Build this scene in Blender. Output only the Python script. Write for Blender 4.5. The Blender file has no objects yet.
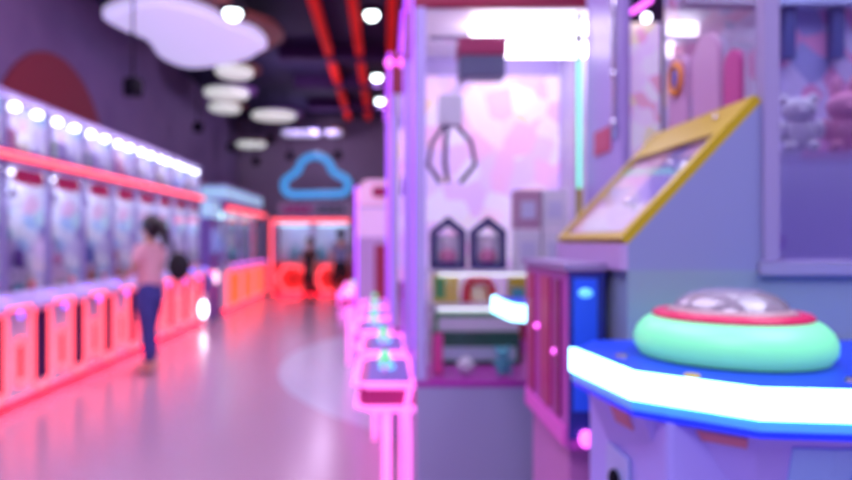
import bpy, bmesh, math, random
from mathutils import Vector, Matrix
random.seed(7)
PI = math.pi
SC = bpy.context.scene
COL = SC.collection

# ------------------------------------------------------------------ materials
MATS = {}
def principled(name, base, rough=.5, metal=0., emis=None, es=0., coat=0., spec=.5, trans=0., alpha=1.):
    if name in MATS: return MATS[name]
    m = bpy.data.materials.new(name); m.use_nodes = True
    b = m.node_tree.nodes['Principled BSDF']
    b.inputs['Base Color'].default_value = (*base, 1)
    b.inputs['Roughness'].default_value = rough
    b.inputs['Metallic'].default_value = metal
    b.inputs['Specular IOR Level'].default_value = spec
    b.inputs['Coat Weight'].default_value = coat
    b.inputs['Transmission Weight'].default_value = trans
    b.inputs['Alpha'].default_value = alpha
    if emis:
        b.inputs['Emission Color'].default_value = (*emis, 1)
        b.inputs['Emission Strength'].default_value = es
    MATS[name] = m
    return m
def mottled(name, c1, c2, scale=4., rough=.6, detail=3., coat=0., bump=0.):
    m = principled(name, c1, rough, coat=coat)
    nt = m.node_tree; b = nt.nodes['Principled BSDF']
    tc = nt.nodes.new('ShaderNodeTexCoord'); n = nt.nodes.new('ShaderNodeTexNoise')
    n.inputs['Scale'].default_value = scale; n.inputs['Detail'].default_value = detail
    r = nt.nodes.new('ShaderNodeValToRGB')
    r.color_ramp.elements[0].position = .35; r.color_ramp.elements[1].position = .65
    r.color_ramp.elements[0].color = (*c1, 1); r.color_ramp.elements[1].color = (*c2, 1)
    nt.links.new(tc.outputs['Object'], n.inputs['Vector']); nt.links.new(n.outputs['Fac'], r.inputs['Fac'])
    nt.links.new(r.outputs['Color'], b.inputs['Base Color'])
    if bump:
        bp = nt.nodes.new('ShaderNodeBump'); bp.inputs['Strength'].default_value = bump
        nt.links.new(n.outputs['Fac'], bp.inputs['Height']); nt.links.new(bp.outputs['Normal'], b.inputs['Normal'])
    return m
def printed(name, cols, scale=(5, 5, 5), rough=.35, es=0., seed=0.):
    """printed artwork: voronoi patches of the given colours; es>0 makes the sheet itself glow"""
    m = principled(name, cols[0], rough)
    nt = m.node_tree; b = nt.nodes['Principled BSDF']
    tc = nt.nodes.new('ShaderNodeTexCoord'); mp = nt.nodes.new('ShaderNodeMapping')
    mp.inputs['Scale'].default_value = scale; mp.inputs['Location'].default_value = (seed, seed*.7, seed*.3)
    v = nt.nodes.new('ShaderNodeTexVoronoi'); v.inputs['Scale'].default_value = 1.
    sp = nt.nodes.new('ShaderNodeSeparateColor')
    r = nt.nodes.new('ShaderNodeValToRGB'); r.color_ramp.interpolation = 'CONSTANT'
    els = r.color_ramp.elements
    while len(els) < len(cols): els.new(.5)
    for i, c in enumerate(cols):
        els[i].position = i/len(cols); els[i].color = (*c, 1)
    nt.links.new(tc.outputs['Object'], mp.inputs['Vector']); nt.links.new(mp.outputs['Vector'], v.inputs['Vector'])
    nt.links.new(v.outputs['Color'], sp.inputs['Color']); nt.links.new(sp.outputs['Red'], r.inputs['Fac'])
    nt.links.new(r.outputs['Color'], b.inputs['Base Color'])
    if es:
        nt.links.new(r.outputs['Color'], b.inputs['Emission Color'])
        b.inputs['Emission Strength'].default_value = es
    return m
def glow(name, col, s):
    return principled(name, col, .4, emis=col, es=s)
def glass(name, tint=(1, 1, 1), rough=.02, refl=.5):
    if name in MATS: return MATS[name]
    m = bpy.data.materials.new(name); m.use_nodes = True; nt = m.node_tree; nt.nodes.clear()
    o = nt.nodes.new('ShaderNodeOutputMaterial'); t = nt.nodes.new('ShaderNodeBsdfTransparent')
    g = nt.nodes.new('ShaderNodeBsdfGlossy'); x = nt.nodes.new('ShaderNodeMixShader'); f = nt.nodes.new('ShaderNodeFresnel')
    mu = nt.nodes.new('ShaderNodeMath'); mu.operation = 'MULTIPLY'; mu.inputs[1].default_value = refl
    t.inputs['Color'].default_value = (*tint, 1); g.inputs['Roughness'].default_value = rough
    nt.links.new(f.outputs[0], mu.inputs[0]); nt.links.new(mu.outputs[0], x.inputs[0])
    nt.links.new(t.outputs[0], x.inputs[1]); nt.links.new(g.outputs[0], x.inputs[2]); nt.links.new(x.outputs[0], o.inputs[0])
    MATS[name] = m
    return m

# ------------------------------------------------------------------ mesh builder
class MB:
    def __init__(s): s.bm = bmesh.new()
    def box(s, x0, x1, y0, y1, z0, z1, bevel=0.):
        r = bmesh.ops.create_cube(s.bm, size=1.)
        for v in r['verts']:
            v.co = Vector(((x0+x1)/2+v.co.x*(x1-x0), (y0+y1)/2+v.co.y*(y1-y0), (z0+z1)/2+v.co.z*(z1-z0)))
        if bevel:
            es = list({e for v in r['verts'] for e in v.link_edges})
            bmesh.ops.bevel(s.bm, geom=es, offset=bevel, segments=2, affect='EDGES', profile=.6)
        return s
    def ball(s, c, r, seg=14, squash=(1, 1, 1), rot=None):
        d = bmesh.ops.create_uvsphere(s.bm, u_segments=seg, v_segments=max(6, seg*2//3), radius=1.)
        if not isinstance(r, (tuple, list)): r = (r, r, r)
        M = Matrix.Translation(c) @ (rot.to_4x4() if rot else Matrix.Identity(4)) @ Matrix.Diagonal((r[0]*squash[0], r[1]*squash[1], r[2]*squash[2], 1))
        bmesh.ops.transform(s.bm, matrix=M, verts=d['verts']); return s
    def cone(s, a, b, r0, r1=None, seg=16):
        a = Vector(a); b = Vector(b); r1 = r0 if r1 is None else r1
        d = bmesh.ops.create_cone(s.bm, cap_ends=True, segments=seg, radius1=r0, radius2=max(r1, 1e-5), depth=(b-a).length)
        q = Vector((0, 0, 1)).rotation_difference((b-a).normalized())
        bmesh.ops.transform(s.bm, matrix=Matrix.Translation((a+b)/2) @ q.to_matrix().to_4x4(), verts=d['verts']); return s
    def tube(s, pts, r, closed=False, seg=8):
        pts = [Vector(p) for p in pts]; n = len(pts); rings = []
        up = None
        for i, p in enumerate(pts):
            a = pts[i-1] if (i or closed) else p; b = pts[(i+1) % n] if (i < n-1 or closed) else p
            t = (b-a).normalized()
            if up is None:
                up = Vector((0, 0, 1)) if abs(t.z) < .9 else Vector((1, 0, 0))
                up = (up-t*up.dot(t)).normalized()
            else: up = (up-t*up.dot(t)).normalized()
            w = t.cross(up)
            rr = r[i] if isinstance(r, (list, tuple)) else r
            rings.append([s.bm.verts.new(p+(up*math.cos(2*PI*k/seg)+w*math.sin(2*PI*k/seg))*rr) for k in range(seg)])
        m = n if closed else n-1
        for i in range(m):
            A = rings[i]; B = rings[(i+1) % n]; off = 0
            if closed and i == n-1:
                off = min(range(seg), key=lambda o: (A[0].co-B[o].co).length)
            for k in range(seg):
                s.bm.faces.new((A[k], A[(k+1) % seg], B[(k+1+off) % seg], B[(k+off) % seg]))
        if not closed:
            s.bm.faces.new(rings[0][::-1]); s.bm.faces.new(rings[-1])
        return s
    def prism(s, poly, a, b, axis='z'):
        """poly of 2-D points swept from a to b along axis"""
        def P(u, v, w): return {'z': (u, v, w), 'y': (u, w, v), 'x': (w, u, v)}[axis]
        A = [s.bm.verts.new(P(u, v, a)) for u, v in poly]; B = [s.bm.verts.new(P(u, v, b)) for u, v in poly]
        s.bm.faces.new(A[::-1]); s.bm.faces.new(B); n = len(poly)
        for i in range(n): s.bm.faces.new((A[i], A[(i+1) % n], B[(i+1) % n], B[i]))
        return s
    def band(s, outer, inner, a, b, axis='z'):
        """a flat frame: the ring between two outlines of equal count, swept from a to b"""
        def P(u, v, w): return {'z': (u, v, w), 'y': (u, w, v), 'x': (w, u, v)}[axis]
        n = len(outer)
        R = [[s.bm.verts.new(P(u, v, w)) for u, v in pl] for pl, w in ((outer, a), (inner, a), (outer, b), (inner, b))]
        for i in range(n):
            j = (i+1) % n
            for p, q in ((0, 1), (1, 3), (3, 2), (2, 0)):
                s.bm.faces.new((R[p][i], R[p][j], R[q][j], R[q][i]))
        return s
    def lathe(s, prof, c=(0, 0, 0), seg=40):
        rings = []
        for r, z in prof:
            rings.append([s.bm.verts.new((c[0]+r*math.cos(2*PI*k/seg), c[1]+r*math.sin(2*PI*k/seg), c[2]+z)) for k in range(seg)] if r > 1e-6 else [s.bm.verts.new((c[0], c[1], c[2]+z))])
        for A, B in zip(rings, rings[1:]):
            for k in range(seg):
                j = (k+1) % seg
                if len(A) == 1 and len(B) == 1: continue
                if len(A) == 1: s.bm.faces.new((A[0], B[j], B[k]))
                elif len(B) == 1: s.bm.faces.new((A[k], A[j], B[0]))
                else: s.bm.faces.new((A[k], A[j], B[j], B[k]))
        return s
    def build(s, name, mat, parent=None, smooth=False, loc=None):
        bmesh.ops.recalc_face_normals(s.bm, faces=s.bm.faces)
        me = bpy.data.meshes.new(name); s.bm.to_mesh(me); s.bm.free()
        me.materials.append(mat)
        if smooth:
            for p in me.polygons: p.use_smooth = True
        o = bpy.data.objects.new(name, me); COL.objects.link(o)
        if parent: o.parent = parent
        if loc: o.location = loc
        return o
def part(name, mat, parent, *boxes, bevel=0.):
    b = MB()
    for x in boxes: b.box(*x, bevel=bevel)
    return b.build(name, mat, parent)
def tag(o, label=None, cat=None, group=None, kind=None):
    for k, v in (('label', label), ('category', cat), ('group', group), ('kind', kind)):
        if v: o[k] = v
    return o
def thing(name, label, cat, loc=(0, 0, 0), rz=0., group=None):
    o = bpy.data.objects.new(name, None); COL.objects.link(o); o.location = loc; o.rotation_euler = (0, 0, rz)
    o.empty_display_size = .1
    return tag(o, label, cat, group)
def copy_tree(o, parent=None):
    c = o.copy(); COL.objects.link(c)
    if parent: c.parent = parent
    for ch in [x for x in o.children]: copy_tree(ch, c)
    return c
def struct(name, mat, *boxes):
    return tag(part(name, mat, None, *boxes), kind='structure')
def rrect(cx, cy, w, h, r, n=5):
    pts = []
    for sx, sy, a0 in ((1, 1, 0), (-1, 1, 90), (-1, -1, 180), (1, -1, 270)):
        for k in range(n+1):
            a = math.radians(a0+90*k/n)
            pts.append((cx+sx*(w/2-r)+r*math.cos(a), cy+sy*(h/2-r)+r*math.sin(a)))
    return pts
def ngon(cx, cy, rx, ry, n, ph=0.):
    return [(cx+rx*math.cos(2*PI*k/n+ph), cy+ry*math.sin(2*PI*k/n+ph)) for k in range(n)]

# palette (linear values)
LILAC   = principled('lilac_paint', (.36, .34, .56), .45)
LAV     = principled('lavender_paint', (.50, .40, .78), .35)
WHITE   = principled('white_plastic', (.78, .76, .85), .3)
PALE    = mottled('pale_display_board', (.62, .58, .85), (.80, .76, .88), 5)
BOARD   = printed('pastel_glowing_board', [(.80, .80, .92), (.42, .62, .92), (.86, .84, .92), (.78, .50, .68), (.30, .26, .60), (.86, .86, .92), (.55, .80, .85), (.66, .60, .86)], (9, 9, 7), .5, seed=1.7, es=.22)  # boards glow by themselves to look brightly lit, no lamp behind them
DARK    = principled('dark_plastic', (.02, .015, .04), .4)
BLACK   = principled('black_enamel', (.006, .005, .012), .7, spec=.1)
CHROME  = principled('chrome', (.75, .75, .8), .15, 1.)
MAROON  = principled('maroon_paint', (.30, .01, .05), .35)
REDP    = principled('red_enamel', (.62, .03, .04), .35)
MAGP    = principled('magenta_acrylic', (.62, .02, .22), .3, coat=.5)
NAVY    = principled('navy_plastic', (.035, .03, .16), .4)
YELLOW  = principled('yellow_trim', (.52, .38, .01), .4)
VIOLET  = principled('violet_paint', (.20, .12, .50), .4)
PURPLE  = principled('purple_header', (.20, .08, .36), .4)
BLUEM   = principled('blue_satin_paint', (.005, .05, .62), .5)
COPPER  = principled('brown_red_lacquer', (.20, .05, .035), .5)
G_CLEAR = glass('clear_glass')
G_TINT  = glass('lilac_tinted_glass', (.97, .95, 1.), .03, .6)
POSTM   = principled('muted_violet_post', (.24, .20, .42), .5)
N_RED   = glow('red_neon', (1., .09, .13), 2.2)
N_STRIP = glow('coral_light_strip', (1., .10, .12), 1.9)
N_KICK  = glow('red_underglow_strip', (1., .008, .03), 10.)
N_ORG   = glow('orange_lit_panel', (1., .13, .035), 1.0)
N_REDF  = glow('red_lit_door', (1., .03, .03), .3)
N_PINK  = glow('pink_neon', (1., .20, .80), 1.45)
N_VIO   = glow('violet_neon', (.50, .07, 1.), 1.5)
N_VIO2  = glow('soft_violet_neon', (.45, .12, 1.), .9)
N_MAG   = glow('magenta_lamp', (1., .15, .95), 2.2)
N_BLUEB = glow('blue_violet_lamp', (.22, .10, 1.), 3.)
N_GREENB= glow('green_lamp', (.15, .9, .35), .7)
N_CYANB = glow('cyan_lamp', (.15, .6, 1.), .9)
N_CYAN  = glow('white_cyan_light_strip', (.30, .78, 1.), 5.)
N_WHITE = glow('white_light_panel', (.93, .88, 1.), 7.)
N_WHITEB= glow('white_lamp', (.92, .95, 1.), 6.)
N_CASE  = glow('cabinet_light', (.86, .90, 1.), 10.)
N_CASE2 = glow('teal_cabinet_light', (.55, .85, .95), 2.2)
N_SHELF = glow('shelf_fill_glow', (.9, .95, 1.), 1.1)
N_TEAL  = glow('pale_teal_light', (.40, .66, .9), .55)
N_SPOT  = glow('downlight_lamp', (.86, .98, 1.), 9.)
N_PEND  = glow('lilac_white_diffuser', (.66, .60, .95), .72)
N_PENDW = glow('cream_white_diffuser', (.80, .84, .80), .62)
N_CLOUD = glow('sky_blue_neon', (.045, .28, .64), 1.)
N_DOME  = glow('green_glowing_dome', (.22, .85, .40), .36)
N_GLINE = glow('green_edge_light', (.2, .9, .6), 1.)
N_BLUEF = glow('blue_lit_panel', (.02, .10, .8), .12)

# ------------------------------------------------------------------ setting
def floor_mat():
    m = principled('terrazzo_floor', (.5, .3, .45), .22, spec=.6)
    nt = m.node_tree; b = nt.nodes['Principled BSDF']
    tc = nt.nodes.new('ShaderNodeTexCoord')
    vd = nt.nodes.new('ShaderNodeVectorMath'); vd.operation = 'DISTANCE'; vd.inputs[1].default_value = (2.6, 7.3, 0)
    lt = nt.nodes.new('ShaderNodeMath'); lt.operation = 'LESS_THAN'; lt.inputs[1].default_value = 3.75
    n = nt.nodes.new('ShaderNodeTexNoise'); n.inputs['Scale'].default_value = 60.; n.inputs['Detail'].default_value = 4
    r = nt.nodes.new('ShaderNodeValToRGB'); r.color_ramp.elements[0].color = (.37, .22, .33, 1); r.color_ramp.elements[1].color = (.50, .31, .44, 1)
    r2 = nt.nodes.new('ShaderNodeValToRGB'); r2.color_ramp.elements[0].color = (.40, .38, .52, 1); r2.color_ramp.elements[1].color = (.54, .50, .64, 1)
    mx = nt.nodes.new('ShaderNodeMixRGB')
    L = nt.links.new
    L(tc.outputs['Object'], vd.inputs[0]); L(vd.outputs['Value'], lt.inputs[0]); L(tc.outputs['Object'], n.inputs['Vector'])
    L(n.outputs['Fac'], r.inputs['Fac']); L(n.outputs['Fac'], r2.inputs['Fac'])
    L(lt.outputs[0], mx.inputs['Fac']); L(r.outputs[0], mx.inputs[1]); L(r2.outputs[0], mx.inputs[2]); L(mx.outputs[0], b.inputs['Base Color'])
    return m
W_PUR = mottled('purple_plaster', (.17, .11, .26), (.21, .14, .30), 1.5, .8, bump=.05)
W_BACK = mottled('mauve_grey_plaster', (.26, .19, .29), (.29, .22, .32), 1.5, .8, bump=.05)
C_DARK = mottled('dark_ceiling', (.012, .009, .055), (.018, .012, .065), 2., .9)
XL, XR, YB, YF, ZC = -4.2, 6.0, 18.5, -3.5, 4.85
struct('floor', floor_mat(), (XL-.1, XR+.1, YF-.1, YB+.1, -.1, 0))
struct('ceiling', C_DARK, (XL-.1, XR+.1, YF-.1, YB+.1, ZC, ZC+.1))
struct('wall_left', W_PUR, (XL-.1, XL, YF, YB, 0, ZC))
struct('wall_back', W_BACK, (XL, XR, YB, YB+.1, 0, ZC))
struct('wall_right', W_PUR, (XR, XR+.1, YF, YB, 0, ZC))
struct('wall_front', W_PUR, (XL, XR, YF-.1, YF, 0, ZC))
# ceiling ducts (dark on dark)
for i, yy in enumerate((11.5, 13.6, 15.9)):
    tag(part('ceiling_duct', principled('duct_paint', (.045, .018, .08), .9, spec=.1), None, (-1.9, 1.4, yy, yy+.28, ZC-.26, ZC-.02)),
        ('dark purple duct across the ceiling nearest the camera', 'dark purple middle duct across the ceiling between its two neighbours', 'dark purple duct across the ceiling nearest the far wall')[i], 'duct', 'ceiling ducts')
# round red wall panels
RW = principled('dark_red_paint', (.23, .012, .035), .7)
for (yc, zc, r, lab) in ((8.3, 2.3, 1.42, 'large dark red round wall panel rising behind the claw machines'), (14.6, 2.1, .75, 'small dark red round wall panel near the far corner')):
    tag(MB().prism(ngon(yc, zc, r, r, 48), XL+.002, XL+.03, 'x').build('round_wall_panel', RW), lab, 'wall panel', 'round red wall panels')
# red ceiling beams
RB = principled('red_beam_glow_paint', (.80, .025, .02), .85, spec=.1, emis=(1, .03, .02), es=.13)  # paint that also glows faintly, though the beams are no lamps
for x, w in ((-.99, 'left red beam under the dark ceiling, farthest from the machines'), (-.45, 'middle red beam under the dark ceiling, left of the downlights'), (.10, 'right red beam under the dark ceiling, above the claw machine tops')):
    b = thing('ceiling_beam', w, 'beam', (x, 9.5, 4.62), 0, 'red ceiling beams'); b['kind'] = 'thing'
    part('beam_body', RB, b, (-.065, .065, -6.5, 8.2, 0, .14))
    for yy in (-5, -1, 3, 7): part('hanger', BLACK, b, (-.012, .012, yy-.012, yy+.012, .14, ZC-4.62))
# downlights
spots = ((-1.85, 7.9, 'round white downlight hanging beside the big cloud lamp'), (-.20, 9.83, 'large round white downlight between two red beams'),
         (-.17, 13.6, 'upper of two small downlights beside the red beams'), (-.12, 15.9, 'lower of two small downlights beside the red beams'),
         )
for x, y, lab in spots:
    zz = ZC if y > 8.5 else 4.2
    t = thing('ceiling_downlight', lab, 'downlight', (x, y, zz), 0, 'ceiling downlights')
    if zz < ZC: part('stem', BLACK, t, (-.015, .015, -.015, .015, -.03, ZC-4.2))
    MB().lathe([(.10, 0), (.16, 0), (.16, -.06), (.14, -.075), (.105, -.06)]).build('bezel', BLACK, t, True)
    MB().ball((0, 0, -.07), (.10, .10, .09), 16).build('lamp', N_SPOT, t, True)
# cloud-shaped and oval luminous pendants
def blob(pts, n=5):
    out = []; N = len(pts)
    for i in range(N):
        p0, p1, p2, p3 = (Vector(pts[(i+k-1) % N]) for k in range(4))
        for j in range(n):
            t = j/n
            out.append(tuple(.5*((2*p1)+(p2-p0)*t+(2*p0-5*p1+4*p2-p3)*t*t+(3*p1-p0-3*p2+p3)*t**3)))
    return out
def pendant(name, outline, cx, cy, z, mat, lab, cap_mat=COPPER, capoff=(0, 0), th=.09, caps=1.08):
    t = thing(name, lab, 'ceiling lamp', (cx, cy, z), 0, 'luminous ceiling pendants')
    sh = [(x*.93, y*.93) for x, y in outline]
    m = MB(); m.prism(outline, .03, th)
    A = sh; n = len(sh)
    m.prism(sh, 0, .03); m.build('diffuser', mat, t)
    MB().prism([(x*caps+capoff[0], y*caps+capoff[1]) for x, y in outline], th, th+.05).build('cap', cap_mat, t)
    r = .25
    for sx in (-1, 1): part('suspension_rod', BLACK, t, (sx*r-.008, sx*r+.008, -.008, .008, th+.05, ZC-z))
    return t
big = [(-3.65, 8.46), (-2.9, 8.04), (-2.38, 8.35), (-2.10, 8.95), (-1.85, 9.3), (-1.80, 9.92), (-2.03, 10.3), (-2.38, 10.75), (-3.3, 11.2), (-3.62, 10.6), (-3.52, 9.6), (-3.74, 8.95)]
bc = (-2.75, 9.5)
pendant('cloud_pendant', blob([(x-bc[0], y-bc[1]) for x, y in big]), bc[0], bc[1], 4.3, N_PEND, 'large cloud-shaped lilac white ceiling lamp, biggest of them all', COPPER, (.22, -.12), .12, 1.06)
for (x, y, z, rx, ry, mt, lab) in (
        (-2.69, 11.6, 4.32, .32, .42, N_PENDW, 'oval white ceiling lamp just behind the big cloud lamp'),
        (-3.12, 12.8, 4.2, .42, .48, N_PENDW, 'widest oval greenish white ceiling lamp above the purple wall'),
        (-3.50, 14.2, 4.2, .33, .42, N_PENDW, 'third oval white lamp down from the big cloud lamp'),
        (-2.58, 15.1, 4.2, .50, .52, N_PENDW, 'wide oval white lamp with purple cap before the far wall'),
        (-1.36, 17.2, 4.15, .22, .28, N_PEND, 'tiny lilac oval lamp right of the small cloud lamp'),
        (-3.62, 17.6, 3.9, .38, .42, N_PENDW, 'small low cream oval lamp in front of the far wall')):
    pendant('oval_pendant', ngon(0, 0, rx, ry, 32), x, y, z, mt, lab, PURPLE if 'purple' in lab else COPPER, (.12, 0) )
pendant('cloud_pendant', blob([(-.5, -.1), (-.35, -.35), (0, -.25), (.35, -.38), (.52, 0), (.3, .32), (-.05, .25), (-.4, .3)]), -2.2, 17.1, 4.12, N_PEND, 'small lilac cloud-shaped lamp above the blue neon cloud', NAVY)
# black hanging spotlights
for (px, py, Y, lab) in ((133, 87, 7.6, 'largest black hanging speaker before the purple wall'), (198, 127, 12.6, 'black hanging speaker below the row of oval lamps'),
                         (231, 147, 15.2, 'small black hanging speaker beside the low cream lamp'), (256, 161, 16.3, 'lowest small black hanging speaker below the cream lamp'),
                         (290, 156, 16.3, 'small black hanging speaker just above the blue neon cloud'), (338, 155, 15.4, 'small black hanging speaker right of the neon cloud top'), (271, 139, 16.3, 'small black hanging speaker between the wide oval lamps')):
    X = (px-385)*Y/650; Z = 1.37+(240-py)*Y/650
    s = .11 if Y < 11 else .10
    t = thing('hanging_speaker', lab, 'speaker', (X, Y, Z), 0, 'black hanging speakers')
    MB().lathe([(0, -s), (s*.9, -s), (s, -s*.6), (s, s*.7), (s*.6, s), (0, s)], seg=20).build('speaker_body', BLACK, t, True)
    MB().lathe([(0, -s-.012), (s*.7, -s-.012), (s*.75, -s)], seg=20).build('grille', DARK, t, True)
    part('rod', BLACK, t, (-.01, .01, -.01, .01, s*.9, ZC-Z))

# ------------------------------------------------------------------ toys
TOYC = {'white': (.80, .78, .86), 'lilac': (.50, .38, .80), 'pale blue': (.30, .45, .85), 'pink': (.85, .35, .55), 'purple': (.22, .10, .45),
        'orange': (.80, .25, .08), 'blue': (.06, .16, .60), 'cream': (.80, .70, .55), 'teal': (.15, .55, .62), 'grey': (.38, .36, .46),
        'green': (.18, .60, .15), 'pale green': (.42, .72, .35), 'red': (.65, .04, .08), 'yellow': (.80, .60, .08)}
def plush_mesh(kind, colour):
    """soft toy about 1 unit tall, standing at z=0, facing +x"""
    b = MB()
    if kind in ('bear', 'rabbit', 'cat'):
        b.ball((0, 0, .30), (.21, .25, .27), 12); b.ball((.02, 0, .68), (.21, .25, .21), 12)
        b.ball((.19, 0, .63), (.08, .10, .07), 8)
        for s in (-1, 1):
            b.ball((.16, s*.16, .09), (.18, .09, .09), 8)
            b.ball((.10, s*.26, .36), (.08, .08, .16), 8)
            if kind == 'bear': b.ball((0, s*.2, .86), (.05, .09, .09), 8)
            elif kind == 'rabbit': b.ball((0, s*.11, .93), (.05, .07, .20), 8)
            else: b.cone((0, s*.16, .80), (0, s*.2, .99), .09, .01, 8)
    elif kind == 'chick':
        b.ball((0, 0, .42), (.36, .38, .42), 14); b.cone((.33, 0, .5), (.48, 0, .47), .07, .01, 8)
        for s in (-1, 1): b.ball((0, s*.38, .42), (.14, .07, .18), 8)
        b.ball((0, 0, .86), (.05, .05, .10), 6)
    else:  # star cushion
        pts = []
        for k in range(10):
            a = PI/2+2*PI*k/10; r = .5 if k % 2 == 0 else .27
            pts.append((r*math.cos(a), .48+r*math.sin(a)*.98))
        b.prism(pts, -.1, .1, 'x')
    bmesh.ops.recalc_face_normals(b.bm, faces=b.bm.faces)
    zmin = min(v.co.z for v in b.bm.verts)
    for v in b.bm.verts: v.co.z -= zmin
    me = bpy.data.meshes.new('plush_'+kind); b.bm.to_mesh(me); b.bm.free()
    c = TOYC[colour]
    me.materials.append(mottled('plush_'+colour.replace(' ', '_'), tuple(x*.85 for x in c), c, 14, .95, bump=.3))
    for p in me.polygons: p.use_smooth = kind != 'star cushion'
    return me
TM = {}
def toy(kind, colour, loc, size, rz, label, group):
    k = (kind, colour)
    if k not in TM: TM[k] = plush_mesh(kind, colour)
    nm = 'star_cushion' if kind == 'star cushion' else 'plush_'+kind
    o = bpy.data.objects.new(nm, TM[k]); COL.objects.link(o)
    if kind == 'star cushion': size *= .8
    if kind == 'chick': size *= .68
    o.location = (loc[0], loc[1], loc[2]+.004); o.scale = (size,)*3; o.rotation_euler = (0, 0, rz)
    return tag(o, label, 'soft toy', group)
KINDS = ['bear', 'rabbit', 'cat', 'chick', 'star cushion']
ORD = ['first', 'second', 'third', 'fourth', 'fifth', 'sixth', 'seventh', 'eighth', 'ninth']

# ------------------------------------------------------------------ left row: red neon claw machines (front faces +x)
PW = .68; H = PW/2-.006
def loop(pts, x): return [(x, y, z) for y, z in pts]
def red_machine():
    t = thing('claw_machine', '', 'claw machine', (0, 0, 0), 0, 'red neon claw machines along the purple wall')
    part('plinth', DARK, t, (-1.02, -.06, -H+.02, H-.02, 0, .07))
    part('cabinet_base', WHITE, t, (-1.08, 0, -H, H, .07, .90), bevel=.008)
    part('underglow_light', N_KICK, t, (-.055, -.03, -H+.02, H-.02, .035, .06))
    # tall prize door with neon surround
    d = part('prize_door', principled('tinted_prize_door', (.05, .02, .10), .6, spec=.1), t, (.0, .012, .04, .27, .17, .76))
    MB().tube(loop(rrect(.155, .46, .28, .74, .125), .022), .018, True).build('door_light', N_RED, d, True)
    d = part('coin_door', principled('dark_red_door', (.08, .005, .01), .7, spec=.1), t, (.0, .012, -.205, -.13, .24, .50))
    MB().tube(loop(rrect(-.168, .37, .155, .38, .077), .022), .018, True).build('door_light', N_RED, d, True)
    c = MB().prism([(0, .82), (.20, .82), (.22, .85), (.20, .88), (0, .95)], -H+.02, H-.02, 'y').build('control_panel', LAV, t)
    MB().tube([(.222, -.02, .85), (.222, H-.04, .85)], .018).build('edge_light', N_RED, c, True)
    j = MB().cone((.10, -.15, .91), (.10, -.15, .99), .008).build('joystick', CHROME, c)
    MB().ball((.10, -.15, 1.005), .024).build('joystick_knob', REDP, j, True)
    MB().lathe([(0, .022), (.03, .018), (.036, 0)], (.12, .12, .905), 16).build('push_button', N_BLUEB, c, True)
    MB().ball((.222, .15, .80), .03, squash=(.4, 1, 1)).build('round_lamp', N_BLUEB, t, True)
    # display case
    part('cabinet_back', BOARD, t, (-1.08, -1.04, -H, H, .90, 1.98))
    part('display_step', PALE, t, (-1.04, -.155, -H+.03, H-.03, .90, 1.12), (-1.04, -.265, -H+.03, H-.03, 1.12, 1.36), (-1.04, -.37, -H+.03, H-.03, 1.36, 1.62))
    for y in (-H+.007, H-.007): part('post', POSTM, t, (-.04, 0, y-.007, y+.007, .90, 1.98))
    part('glass_pane', G_TINT, t, (-.022, -.018, -H+.024, H-.024, .93, 1.96))
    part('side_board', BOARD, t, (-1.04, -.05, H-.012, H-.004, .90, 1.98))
    g = part('claw_rail', CHROME, t, (-.185, -.155, -H+.03, H-.03, 1.90, 1.93))
    k = MB().cone((-.15, 0, 1.91), (-.15, 0, 1.76), .012).cone((-.15, 0, 1.80), (-.15, 0, 1.73), .035, .03).build('claw', CHROME, t, True)
    for a in range(3):
        c_, s_ = math.cos(a*2.094), math.sin(a*2.094)
        MB().tube([(-.15+c_*.02, s_*.02, 1.75), (-.15+c_*.08, s_*.08, 1.71), (-.15+c_*.05, s_*.05, 1.64)], .008, seg=6).build('claw_prong', CHROME, k, True)
    part('header', PURPLE, t, (-1.08, .02, -H, H, 1.98, 2.10))
    part('case_light', N_CASE, t, (-.8, -.26, -H+.06, H-.08, 1.955, 1.978))
    MB().prism(rrect(0, 1.895, .42, .12, .055), -.016, .006, 'x').build('name_badge', MAGP if False else principled('crimson_badge', (.38, .01, .09), .4), t)
    MB().tube([(.035, -H, 2.045), (.035, H, 2.045)], .032, seg=10).build('light_strip', N_STRIP, t, True)
    part('top_case_back', PALE, t, (-.62, -.60, -H, H, 2.10, 2.50))
    for y in (-H+.01, H-.01): part('top_case_post', POSTM, t, (-.03, 0, y-.01, y+.01, 2.10, 2.50))
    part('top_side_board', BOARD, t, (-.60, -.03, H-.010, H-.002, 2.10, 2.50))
    part('top_case_glass', G_CLEAR, t, (-.02, -.015, -H+.02, H-.02, 2.10, 2.50))
    part('top_case_roof', LAV, t, (-.62, .02, -H, H, 2.53, 2.56), (-.62, -.58, -H, H, 2.5, 2.53))
    for y in (-.17, .17): MB().ball((-.03, y, 2.46), (.04, .055, .03), 12).build('top_case_light', N_WHITEB, t, True)
    part('top_case_panel', N_CASE, t, (-.5, -.2, -.2, .2, 2.515, 2.528))
    return t
proto = red_machine()
near = {0: 'red neon claw machine cut off by the picture edge, nearest in its row'}
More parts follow.
